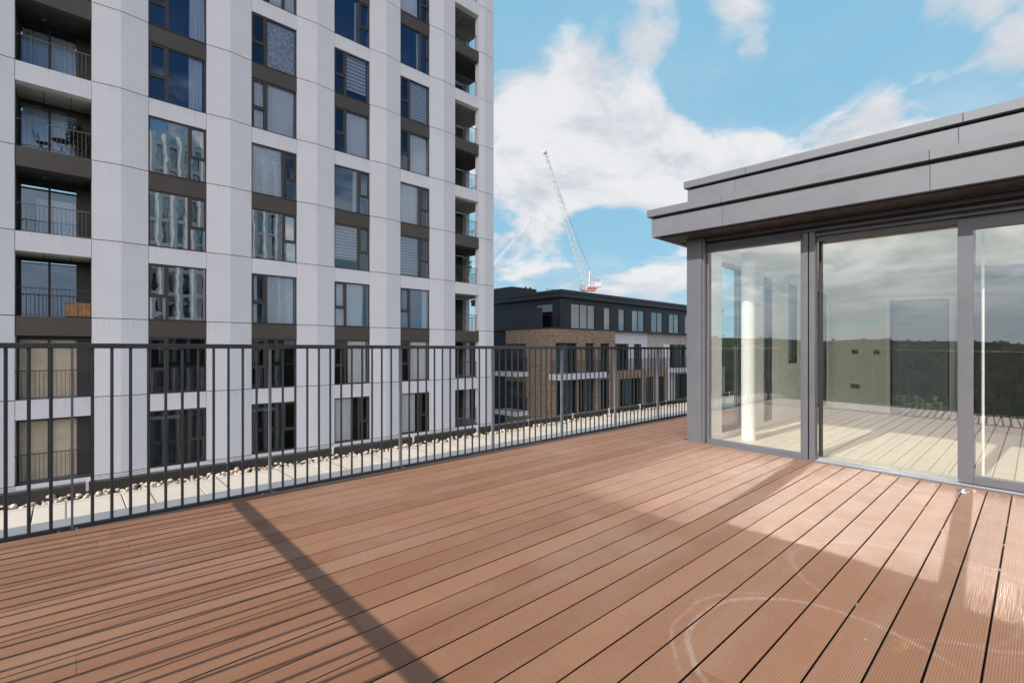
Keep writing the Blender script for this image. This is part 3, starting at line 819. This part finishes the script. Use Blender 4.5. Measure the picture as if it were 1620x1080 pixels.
MB().box(BU-.06, 64, BY-.06, BY+.66, 2.905, 3.02).box(BU-.06, BU+.5, BY+.66, 36, 2.905, 3.02).build('parapet_capping', 'black_plain', bk_)
MB().box(BU+.02, BU+.10, 28.95, 36, 3.024, 4.75).build('terrace_screen', 'black_plain', bk_)
MB().box(SU+.9, SU+4.5, 36, 40, 5.0, 7.5).build('stair_head', 'black_clad', bk_)
gr = MB()
for i in range(7): gr.tube((BU+.3+.28*i, BY+.25, 3.02), (BU+.3+.28*i, BY+.25, 4.1), .012, n=4)
gr.bar((BU+.1, BY+.25, 4.1), (BU+2.1, BY+.25, 4.1), .04).bar((BU+.06, BY+.25, 4.1), (BU+.06, 28.95, 4.1), .04)
gr.build('balustrade', 'black_metal', bk_)
for (x, y, h) in ((33.4, 34.2, .9), (33.75, 33.9, .85)): MB().tube((x, y, 6.4), (x, y, 6.4+h), .09, n=10).build('flue', 'black_metal', bk_)
MB().path([(34.6, 32.5, 6.4), (34.6, 32.5, 7.0), (36.4, 31.6, 7.0), (36.4, 31.6, 6.4)], .03).path([(34.6, 32.5, 6.75), (35.9, 31.85, 6.85)], .03).build('roof_guardrail', 'crane_grey', bk_)
def proj_balcony(x0, x1, y0, y1, zt, zb, open_side):
    o = MB().box(x0, x1, y0, y1, zb, zt).build('balcony', 'render', bk_, ((x0+x1)/2, (y0+y1)/2, zt))
    r = balusters_box((x0+.05, y0+.05, 0), (x1-.05, y0+.05, 0), zt+.06, zt+1.1, .12, .011, .04)
    for xa in ((x0+.05,), (x1-.05,))[0] + ((x1-.05,)):
        q = balusters_box((xa, y0+.05, 0), (xa, y1, 0), zt+.06, zt+1.1, .12, .011, .04); r.add(q.v, q.f)
    if open_side:
        q = balusters_box((x0+.05, y1-.05, 0), (x1-.05, y1-.05, 0), zt+.06, zt+1.1, .12, .011, .04); r.add(q.v, q.f)
    r.build('balustrade', 'black_metal', o)
proj_balcony(29.95, 36.7, 26.8, BY-.01, -.95, -1.45, False)
proj_balcony(49.5, 54.4, 27.1, BY-.01, -.95, -1.45, False)
for zt in (-.85, -4.3): proj_balcony(28.7, BU-.01, 30.6, 33.4, zt, zt-.42, True)
for zt in (-.85, -4.3): MB().box(BU-.02, BU-.005, 30.9, 33.5, zt, zt+2.5).build('opening', 'interior_dark', bk_)
MB().box(BU+.6, BU+.7, 33.6, 40, -26, 2.9).build('recess_wall', 'black_clad', bk_)
tr = balusters_box((39.6, BY+.1, 0), (49.4, BY+.1, 0), -.93, .15, .14, .011, .04)
tr.build('balustrade', 'black_metal', bk_)
MB().box(49.35, 49.75, BY-.05, BY+.48, -26, 1.72).build('pier', 'render', bk_)

# ------------------------------------------------------------------ cranes
def lattice(mb, p0, p1, w, n, r, up, mi=0, taper=1.0):
    p0, p1 = Vector(p0), Vector(p1); d = (p1-p0).normalized(); up = Vector(up); sd = d.cross(up).normalized(); up = sd.cross(d)
    def cor(t, k):
        ww = w*(1-(1-taper)*t)/2
        return p0+(p1-p0)*t+sd*ww*(1, 1, -1, -1)[k]+up*ww*(1, -1, -1, 1)[k]
    for k in range(4): mb.tube(cor(0, k), cor(1, k), r*1.35, n=4, mi=mi, smooth=False, caps=False)
    for i in range(n):
        for k in range(4):
            a, b = (i/n, (i+1)/n) if i % 2 else ((i+1)/n, i/n)
            mb.tube(cor(a, k), cor(b, (k+1) % 4), r*.75, n=4, mi=mi, smooth=False, caps=False)
    return mb
def crane(base_px, base_py, tip_px, tip_py, dist, mat, label, group, back=1):
    def at(px, py):
        a = ray(px, py); return Vector((a.x*dist, a.y*dist, CAM.z+a.z*dist))
    hub = at(base_px, base_py); tip = at(tip_px, tip_py)
    right = Vector((.735, -.678, 0)); fw = Vector((.678, .735, 0))
    g = Vector((hub.x, hub.y, -26))
    t = empty('tower_crane', g, label, 'crane', group)
    px = dist/F                      # metres per photo pixel at this distance
    sc_ = max(1.0, px*5.1)
    lattice(MB(), g, hub-Vector((0, 0, 1.2)), 1.9, 30, .09, fw).build('mast', mat, t)
    foot = hub-right*.8*back+Vector((0, 0, .8))
    lattice(MB(), foot, tip, 1.5, 40, .048, fw, taper=.55).build('jib', mat, t)
    MB().box(tip.x-.55, tip.x+.55, tip.y-.5, tip.y+.5, tip.z-.35, tip.z+.2).build('jib_head', mat, t)
    apex = hub+right*.3*back+Vector((0, 0, 5.2))
    fr = MB()
    for s in (-.8, .8):
        fr.bar(hub+fw*s+Vector((0, 0, .2)), apex+fw*s*.4, .30).bar(hub+right*2.6*back+fw*s+Vector((0, 0, .4)), apex+fw*s*.4, .14)
    fr.bar(hub+Vector((0, 0, 2.5)), hub+right*1.9*back+Vector((0, 0, 2.8)), .12)
    fr.build('back_frame', mat, t)
    ln = MB().tube(apex, foot+(tip-foot)*.72, .05, n=4).tube(apex, foot+(tip-foot)*.98, .05, n=4)
    ln.build('pendant_rope', 'crane_grey', t)
    def obox(c, w, d, h):
        c = Vector(c); mb = MB(); A, B = right*w/2, fw*d/2
        vs = [c+A*sx+B*sy+Vector((0, 0, sz*h/2)) for sz in (-1, 1) for sx, sy in ((-1, -1), (1, -1), (1, 1), (-1, 1))]
        return mb.add(vs, [(3,2,1,0), (4,5,6,7), (0,1,5,4), (1,2,6,5), (2,3,7,6), (3,0,4,7)])
    obox(hub+right*.9*back-Vector((0, 0, .2)), 2.6, 2.0, .7).build('slewing_deck', 'crane_red' if mat == 'crane_white' else mat, t)
    obox(hub+right*2.6*back+Vector((0, 0, .9)), 2.0, 1.6, 1.5).build('counterweight', mat, t)
    obox(hub+right*2.5*back+Vector((0, 0, 2.1)), 1.3, 1.2, .8).build('winch', 'crane_grey', t)
    obox(hub-right*2.1*back+Vector((0, 0, .2)), 1.9, 1.5, 1.6).build('cab', 'crane_grey', t)
    obox(hub-right*.2*back-Vector((0, 0, .85)), 4.2, 2.2, .35).build('walkway', 'crane_grey', t)
crane(932, 455, 862, 241, 150, 'crane_white', 'white luffing tower crane with red slewing deck rising behind brick block', None)
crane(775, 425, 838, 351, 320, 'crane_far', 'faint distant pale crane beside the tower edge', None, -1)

# ------------------------------------------------------------------ penthouse
PU = 5.72
ph = empty('penthouse', (8, 0, fall(0)), 'grey glazed rooftop penthouse with stepped overhanging roof', 'penthouse')
S = lambda mb, name, mat, parent=None, bevel=0.0, label=None, origin=None: mb.shear().build(name, mat, parent or ph, origin, label, None, bevel)
YL, YR = 2.924, -3.9          # ends of the glazed front
XB = 11.2
# roof: soffit, fascia, lip, upper tier - in lengths with fine joints
def run(x0, x1, ya, yb, z0, z1, cuts):
    mb = MB(); ys = [ya]+sorted(c for c in cuts if ya < c < yb)+[yb]
    for a, b in zip(ys, ys[1:]): mb.box(x0, x1, a+(.0008 if a != ya else 0), b-(.0008 if b != yb else 0), z0, z1)
    return mb
cutsA = (2.33, .60, -1.2, -3.0)
rf = MB()
rf.box(5.34, 12.4, -4.2, 3.12, 2.505, 2.70)                       # deck of the roof behind the fascia
S(rf, 'roof', 'grey_dark')
fas = run(5.284, 5.336, -4.3, 3.20, 2.49, 2.712, cutsA).box(5.34, 12.4, 3.125, 3.20, 2.49, 2.712)
S(fas, 'fascia', 'grey', bevel=.003)
lip = run(5.242, 5.60, -4.3, 3.243, 2.735, 2.822, cutsA).box(5.604, 12.4, 2.95, 3.243, 2.735, 2.822)
S(lip, 'roof_lip', 'grey', bevel=.004)
S(MB().box(5.30, 5.60, -4.25, 3.18, 2.7125, 2.7345).box(5.60, 12.3, 3.1, 3.18, 2.7125, 2.7345), 'shadow_gap', 'seal')
up = run(5.605, 5.70, -4.3, 2.90, 2.823, 3.072, (2.33-.0, .45, -1.3, -3.1)).box(5.702, 12.4, 2.80, 2.90, 2.823, 3.072)
S(up, 'upper_fascia', 'grey', bevel=.003)
S(MB().box(5.63, 12.3, -4.25, 2.87, 3.0725, 3.0935), 'shadow_gap', 'seal')
S(run(5.57, 6.0, -4.3, 2.935, 3.094, 3.176, (2.2, .42, -1.4, -3.1)).box(6.002, 12.4, 2.6, 2.935, 3.094, 3.176).box(6.002, 12.4, -4.3, 2.598, 3.094, 3.15), 'roof_lip', 'grey', bevel=.004)
S(MB().box(5.345, 5.74, -4.2, 3.12, 2.472, 2.503), 'soffit', 'grey_dark')
# corner post
S(MB().box(5.63, 5.80, 2.735, YL, -.02, 2.468).box(5.645, 5.79, 2.706, 2.734, -.015, 2.466).box(5.61, 5.80, 2.70, 2.935, -.018, .012), 'corner_post', 'grey_frame', bevel=.003)
# head profiles above the glass
hd = MB()
zt = 2.315
hd.box(5.70, 5.86, YR, 2.704, 2.375, 2.40).box(5.69, 5.86, YR, 2.704, 2.432, 2.468)
hd.box(5.73, 5.86, YR, 2.704, 2.40, 2.432, 1)
hd.box(5.70, 5.80, 1.675, 2.704, 2.305, 2.328)
hd.box(5.70, 5.86, YR, 1.552, 2.322, 2.348).box(5.74, 5.90, YR, 1.552, 2.272, 2.320)
hd.box(5.72, 5.86, YR, 1.552, 2.348, 2.375, 1)
S(hd, 'head_track', ['head_coat', 'seal'], bevel=.002)
lv = MB()
for i in range(3): lv.box(5.70, 5.76, 1.68, 2.70, 2.333+.0145*i, 2.341+.0145*i)
lv.box(5.775, 5.80, 1.68, 2.70, 2.329, 2.374, 1)
S(lv, 'vent_louvre', ['grey_frame', 'seal'])
# mullions
def mull(y0, y1, name='mullion'):
    S(MB().box(5.70, 5.80, y0, (y0+y1)/2-.006, .0, 2.371).box(5.70, 5.80, (y0+y1)/2+.006, y1, .0, 2.371).box(5.73, 5.82, (y0+y1)/2-.0055, (y0+y1)/2+.0055, 0, 2.37, 1), name, ['grey_frame', 'seal'], bevel=.002)
mull(1.556, 1.670)
# fixed pane by the corner
fw_ = S(MB().box(5.705, 5.78, 1.672, 2.704, .002, .052).box(5.705, 5.78, 2.682, 2.7045, .053, 2.304).box(5.71, 5.78, 1.6705, 1.69, .053, 2.304), 'fixed_window', 'grey_frame', bevel=.002)
S(MB().quad((5.735, 1.69, .052), (5.735, 2.682, .052), (5.735, 2.682, 2.304), (5.735, 1.69, 2.304)), 'pane', 'pent_glass', fw_)
# sliding door, inner leaf
sd_ = S(MB().box(5.825, 5.875, 1.528, 1.5535, .03, 2.27).box(5.825, 5.875, .36, .385, .03, 2.27), 'sliding_door', 'seal')
S(MB().quad((5.85, .385, .03), (5.85, 1.528, .03), (5.85, 1.528, 2.271), (5.85, .385, 2.271)), 'pane', 'pent_glass', sd_)
# sliding door, outer leaf
def leaf(y0, y1):
    d = S(MB().box(5.715, 5.765, y1-.10, y1, .022, 2.30).box(5.715, 5.765, y0, y0+.10, .022, 2.30).box(5.716, 5.764, y0+.10, y1-.10, .022, .098).box(5.716, 5.764, y0+.10, y1-.10, 2.205, 2.30), 'sliding_door', 'grey_frame', bevel=.003)
    S(MB().quad((5.74, y0+.10, .098), (5.74, y1-.10, .098), (5.74, y1-.10, 2.205), (5.74, y0+.10, 2.205)), 'pane', 'pent_glass', d)
    return d
leaf(-.95, .465)
mull(-1.06, -.955)
sd2 = S(MB().box(5.825, 5.875, -1.09, -1.065, .03, 2.27).box(5.825, 5.875, -2.42, -2.395, .03, 2.27), 'sliding_door', 'seal')
S(MB().quad((5.85, -2.395, .03), (5.85, -1.09, .03), (5.85, -1.09, 2.271), (5.85, -2.395, 2.271)), 'pane', 'pent_glass', sd2)
leaf(-3.8, -2.40)
th = MB().box(5.66, 5.90, YR, 2.702, -.03, .0015).box(5.70, 5.72, YR, 1.55, .002, .016).box(5.79, 5.81, YR, 1.55, .002, .022)
S(th, 'threshold', 'alu', bevel=.002)
S(MB().box(5.645, 5.66, YR, 2.70, -.03, .012), 'threshold_trim', 'grey_frame')
# interior shell
S(MB().box(5.905, XB, -3.8, 2.72, -.06, -.001), 'floor', 'int_floor')
S(MB().box(5.88, XB, -3.8, 2.72, 2.36, 2.44), 'ceiling', 'int_white')
bw = MB().wall(-3.8, 2.72, -.001, 2.36, [(1.0, 1.80, -.0005, 2.03)], lambda a, d, z: (XB-.2+d, a, z), .1, 0)
S(bw, 'back_wall', 'int_wall')
S(MB().box(XB-.12, XB-.08, 1.02, 1.78, .005, 2.01).tube((XB-.14, 1.12, .98), (XB-.14, 1.24, .98), .012, mi=1), 'interior_door', ['int_door', 'steel'])
S(MB().box(XB-.225, XB-.201, .93, .995, -.0, 2.09).box(XB-.225, XB-.201, 1.805, 1.86, 0, 2.09).box(XB-.225, XB-.201, .995, 1.805, 2.035, 2.09), 'door_casing', 'int_white')
S(MB().box(XB-.216, XB-.201, -3.8, .925, 0, .10).box(XB-.216, XB-.201, 1.865, 2.7, 0, .10), 'skirting', 'int_white')
S(MB().box(9.6, XB-.23, -2.2, .62, 0, 2.3), 'dim_side_block', 'int_dark')  # dark block painted in for the dim right side of the room
S(MB().box(6.25, 6.262, .325, .345, 0, 2.28), 'partition_edge', 'int_white')
for (yy, zz, w) in ((2.33, .40, .15), (2.33, 1.05, .10), (2.0, 1.05, .09)):
    q = S(MB().box(XB-.212, XB-.201, yy-w/2, yy+w/2, zz, zz+.09), 'socket' if zz < .6 else 'switch_plate', 'brass')
    S(MB().box(XB-.216, XB-.2125, yy-w*.3, yy-w*.08, zz+.03, zz+.06).box(XB-.216, XB-.2125, yy+w*.08, yy+w*.3, zz+.03, zz+.06), 'rocker', 'seal', q)
S(MB().lathe(6.33, 2.462, [(.083, -.0), (.083, 2.36)], 28), 'column', 'int_white')
# side wall with windows towards the walkway, the last added for daylight
sw = [(6.15, 6.95, .06, 2.26), (7.55, 7.95, .06, 2.2), (8.6, 9.1, .9, 2.2), (9.6, 10.8, .06, 2.2)]
ms = MB()
ms.wall(5.82, XB, -.02, 2.46, sw, lambda a, d, z: (a, 2.90-d, z), .14, 0)
ms.wall(5.82, XB, -.02, 2.46, sw, lambda a, d, z: (a, 2.72+d*.2, z), .14, 1)
S(ms, 'side_wall', ['grey_frame', 'int_white'])
for (x0, x1, z0, z1) in sw:
    f = MB(); t = .05
    f.box(x0+.001, x0+t, 2.76, 2.82, z0, z1).box(x1-t, x1-.001, 2.76, 2.82, z0, z1).box(x0+t, x1-t, 2.761, 2.819, z0+.001, z0+t).box(x0+t, x1-t, 2.761, 2.819, z1-t, z1-.001)
    if x0 == 7.55: f.box(x0+t, x1-t, 2.758, 2.822, .70, .80)
    w = S(f, 'side_window', 'grey_frame')
    S(MB().quad((x0+t, 2.79, z0+t), (x1-t, 2.79, z0+t), (x1-t, 2.79, z1-t), (x0+t, 2.79, z1-t)), 'pane', 'pent_side_glass', w)
S(MB().box(XB, XB+.1, -3.9, 2.9, -.02, 2.46).box(5.82, XB, -3.95, -3.85, 2.25, 2.46), 'outer_wall', 'grey_frame')
S(MB().quad((5.9, -3.9, .0), (XB, -3.9, .0), (XB, -3.9, 2.25), (5.9, -3.9, 2.25)), 'added_end_glazing', 'pent_side_glass')  # unseen glazed end, added to let daylight into the room

# small stainless stop set in the deck before the door
ds = empty('door_stop', (5.46, .41, fall(.41)), 'shiny stainless disc set in the deck before the right door', 'door stop')
zz = fall(.41)
MB().lathe(5.46, .41, [(.040, zz-.002), (.040, zz+.006), (.034, zz+.012), (.018, zz+.014)], 24).build('flange', 'steel', ds)
MB().lathe(5.46, .41, [(.017, zz+.0142), (.015, zz+.022), (.008, zz+.025)], 18).build('stud', 'steel', ds)

# ------------------------------------------------------------------ tower behind the camera, seen only as reflections in the white tower's windows
nb = empty('neighbouring_tower', (9, -30, -26), 'white gridded tower seen only mirrored in the lower tower windows', 'tower')
q = MB(); NV = -24
x = 4.0
while x < 23:
    w_ = .85; q.prism([(x, NV), (x+w_/2, NV+.12), (x+w_, NV), (x+w_, NV-.3), (x, NV-.3)], -26, 28.5); x += 1.55
for k in range(-9, 9): q.box(3.6, 24, NV-.45, NV-.1, J(k)-.5, J(k)-.05)
q.build('facade', 'concrete', nb)
MB().box(3.6, 24, NV-.5, NV-.46, -26, 28.2).build('glazing', 'block_glass', nb)
MB().box(3.6, 24, NV-1.0, NV-.9, -26, 28.2).build('blind', 'coping', nb)
MB().box(3.6, 24, NV-14, NV-1.5, -26, 28.4).build('core', 'interior_dark', nb)

# ------------------------------------------------------------------ sky, sun, camera
SUN_EL, SHDIR = R(38), R(-3.0)          # shadows run along +x, turned slightly towards -y
to_sun = Vector((-math.cos(SHDIR)*math.cos(SUN_EL), -math.sin(SHDIR)*math.cos(SUN_EL), math.sin(SUN_EL)))
sl = bpy.data.lights.new('sun', 'SUN'); sl.energy = 5.0; sl.angle = R(.53); sl.color = (1, .95, .88)
so = bpy.data.objects.new('sun', sl); COL.objects.link(so); so.rotation_euler = (-to_sun).to_track_quat('-Z', 'Y').to_euler(); so.location = (-20, 0, 30)

w = bpy.data.worlds.new('World'); sc.world = w; w.use_nodes = True
nt = w.node_tree; nt.nodes.clear(); b = NB(nt)
sky = b.new('ShaderNodeTexSky', sky_type='NISHITA'); sky.sun_disc = False
sky.sun_elevation = SUN_EL; sky.sun_rotation = math.atan2(to_sun.x, to_sun.y)
sky.altitude = 60; sky.air_density = 1.0; sky.dust_density = .6; sky.ozone_density = 1.5
dirv = b.new('ShaderNodeTexCoord').outputs['Generated']
d = b.sep(dirv)
blue = b.mix(.92, b.mix(1.0, sky.outputs[0], (1.0, 1.1, 1.08), 'MULTIPLY'), b.mix(b.math('MAXIMUM', b.ramp(d[2], .55, .85), b.math('MULTIPLY', b.ramp(d[1], .05, -.35), b.ramp(d[2], .15, .40))), b.mix(b.ramp(d[2], .0, .4), (2.9, 5.2, 6.6), (2.25, 4.7, 6.45)), (.45, 1.25, 2.7)))
zc = b.math('ADD', b.math('MAXIMUM', d[2], 0.0), .22)
pl = b.comb(b.math('DIVIDE', d[0], zc), b.math('DIVIDE', d[1], zc), 0.0)
n1 = b.noise(pl, 1.5, 10, .60, .35)
n2 = b.noise(b.vmath('ADD', pl, (5.2, 1.3, 0)), .55, 4, .5)
n4 = b.noise(pl, 5.5, 8, .62, .5)
dens = b.math('ADD', b.math('ADD', b.math('MULTIPLY', n1, .80), b.math('MULTIPLY', n2, .25)), b.math('MULTIPLY', b.math('SUBTRACT', n4, .5), .40))
def blob(px, py, rad, wgt):
    a = ray(px, py).normalized()
    dt = b.vmath('DOT_PRODUCT', dirv, tuple(a))
    return b.ramp(dt, math.cos(R(rad)), math.cos(R(rad*.25)), 0.0, wgt)
for bl in ((930, 190, 13, .17), (830, 150, 9, .10), (1030, 250, 9, .13), (850, 300, 8, .10), (1120, 300, 8, .11), (1000, 470, 7, .13), (820, 400, 5, .12), (1210, 280, 6, .07), (1400, 200, 7, .15), (1550, 20, 6, .13), (1610, 110, 4, .09), (1030, 40, 4, .12), (1170, 45, 4, .11), (1060, 420, 5, .10), (1190, 90, 2, .12),
           (1250, 255, 6, .11), (1330, 235, 5, .10), (1300, 60, 8, -.15), (850, 0, 7, -.14), (1110, 130, 6, -.15), (960, 30, 4, -.10), (960, 385, 6, -.16), (1030, 375, 5, -.12), (1290, 180, 5, -.10), (1490, 130, 5, -.10), (1440, 60, 5, -.08), (890, 350, 3, -.08), (800, 350, 2, -.06), (790, 40, 5, -.08)):
    dens = b.math('ADD', dens, blob(*bl))
# a heavy bank of cloud low in the west and behind the camera
bank = b.math('MULTIPLY', b.ramp(b.vmath('DOT_PRODUCT', dirv, (-.93, -.36, 0)), .25, .8), b.ramp(d[2], .75, .30))
dens = b.math('ADD', dens, b.math('MULTIPLY', bank, .13))
south = b.math('MULTIPLY', b.ramp(d[1], -.2, -.7), b.ramp(d[2], .32, .20))
dens = b.math('ADD', dens, b.math('MULTIPLY', south, .12))
zen = b.math('MAXIMUM', b.math('MULTIPLY', b.ramp(d[1], .1, -.3), b.ramp(d[2], .34, .46)), b.ramp(d[2], .62, .80))
dens = b.math('SUBTRACT', dens, b.math('MULTIPLY', zen, .16))
cov = b.ramp(dens, .495, .675)
n3 = b.noise(b.vmath('ADD', pl, (.14, .10, 0)), 1.6, 7, .6, .3)
n1b = b.noise(b.vmath('ADD', pl, (-.16, -.05, 0)), 1.5, 6, .60, .35)
n1c = b.noise(pl, 1.5, 6, .60, .35)
lit = b.math('SUBTRACT', n1b, n1c)
shade = b.math('MULTIPLY', b.ramp(n3, .30, .62, .35, 1.0), b.ramp(lit, -.09, .08, .10, 1.0))
cl = b.mix(shade, (7.5, 7.4, 7.45), (4.9, 5.2, 5.7))
n5 = b.noise(pl, 2.6, 9, .62, .5)
cl = b.mix(bank, cl, b.mix(b.ramp(n5, .36, .62), (5.6, 6.8, 7.6), (12.4, 13.2, 13.6)))
cl = b.mix(b.ramp(d[2], .14, .02), cl, (5.8, 6.4, 6.9))
veil = b.math('MULTIPLY', b.ramp(b.noise(pl, .9, 6, .6, .6), .40, .68), .30)
skyc = b.mix(b.math('MAXIMUM', b.math('MULTIPLY', cov, .93), b.math('MULTIPLY', veil, b.ramp(d[1], -.1, .1))), blue, cl)
# bright cloud patch added low behind the camera to light the facades
tex = b.ramp(n1, .30, .62, .55, 1.0)
def fill_cloud(v, r0, r1, wgt):
    dt = b.vmath('DOT_PRODUCT', dirv, tuple(Vector(v).normalized()))
    return b.math('MULTIPLY', b.ramp(dt, math.cos(R(r0)), math.cos(R(r1)), 0, wgt), tex)
for cu in (((-.76, -.66, .26), 40, 18, 1.0),):
    skyc = b.mix(fill_cloud(*cu), skyc, (31, 29, 29))
bg = b.new('ShaderNodeBackground'); b.link(skyc, bg.inputs[0]); bg.inputs[1].default_value = .12
wo = b.new('ShaderNodeOutputWorld'); b.link(bg.outputs[0], wo.inputs[0])

cam = bpy.data.cameras.new('camera'); co = bpy.data.objects.new('camera', cam); COL.objects.link(co)
co.location = CAM; co.rotation_euler = (R(90), 0, math.atan2(.735, .678)-R(90))
cam.sensor_width = 36; cam.lens = 36*F/1620; cam.shift_y = (HY-540)/1620; cam.clip_start = .05; cam.clip_end = 20000
sc.camera = co
sc.view_settings.view_transform = 'Standard'; sc.view_settings.look = 'None'; sc.view_settings.exposure = 0; sc.view_settings.gamma = 1
sc.cycles.use_denoising = True
sc.cycles.max_bounces = 10; sc.cycles.transparent_max_bounces = 16
sc.cycles.blur_glossy = .1
sc.cycles.use_guiding = True; sc.cycles.guiding_training_samples = 64      # finds the sunlight thrown back onto the deck by the terrace glass
sc.cycles.caustics_reflective = True; sc.cycles.sample_clamp_indirect = 0
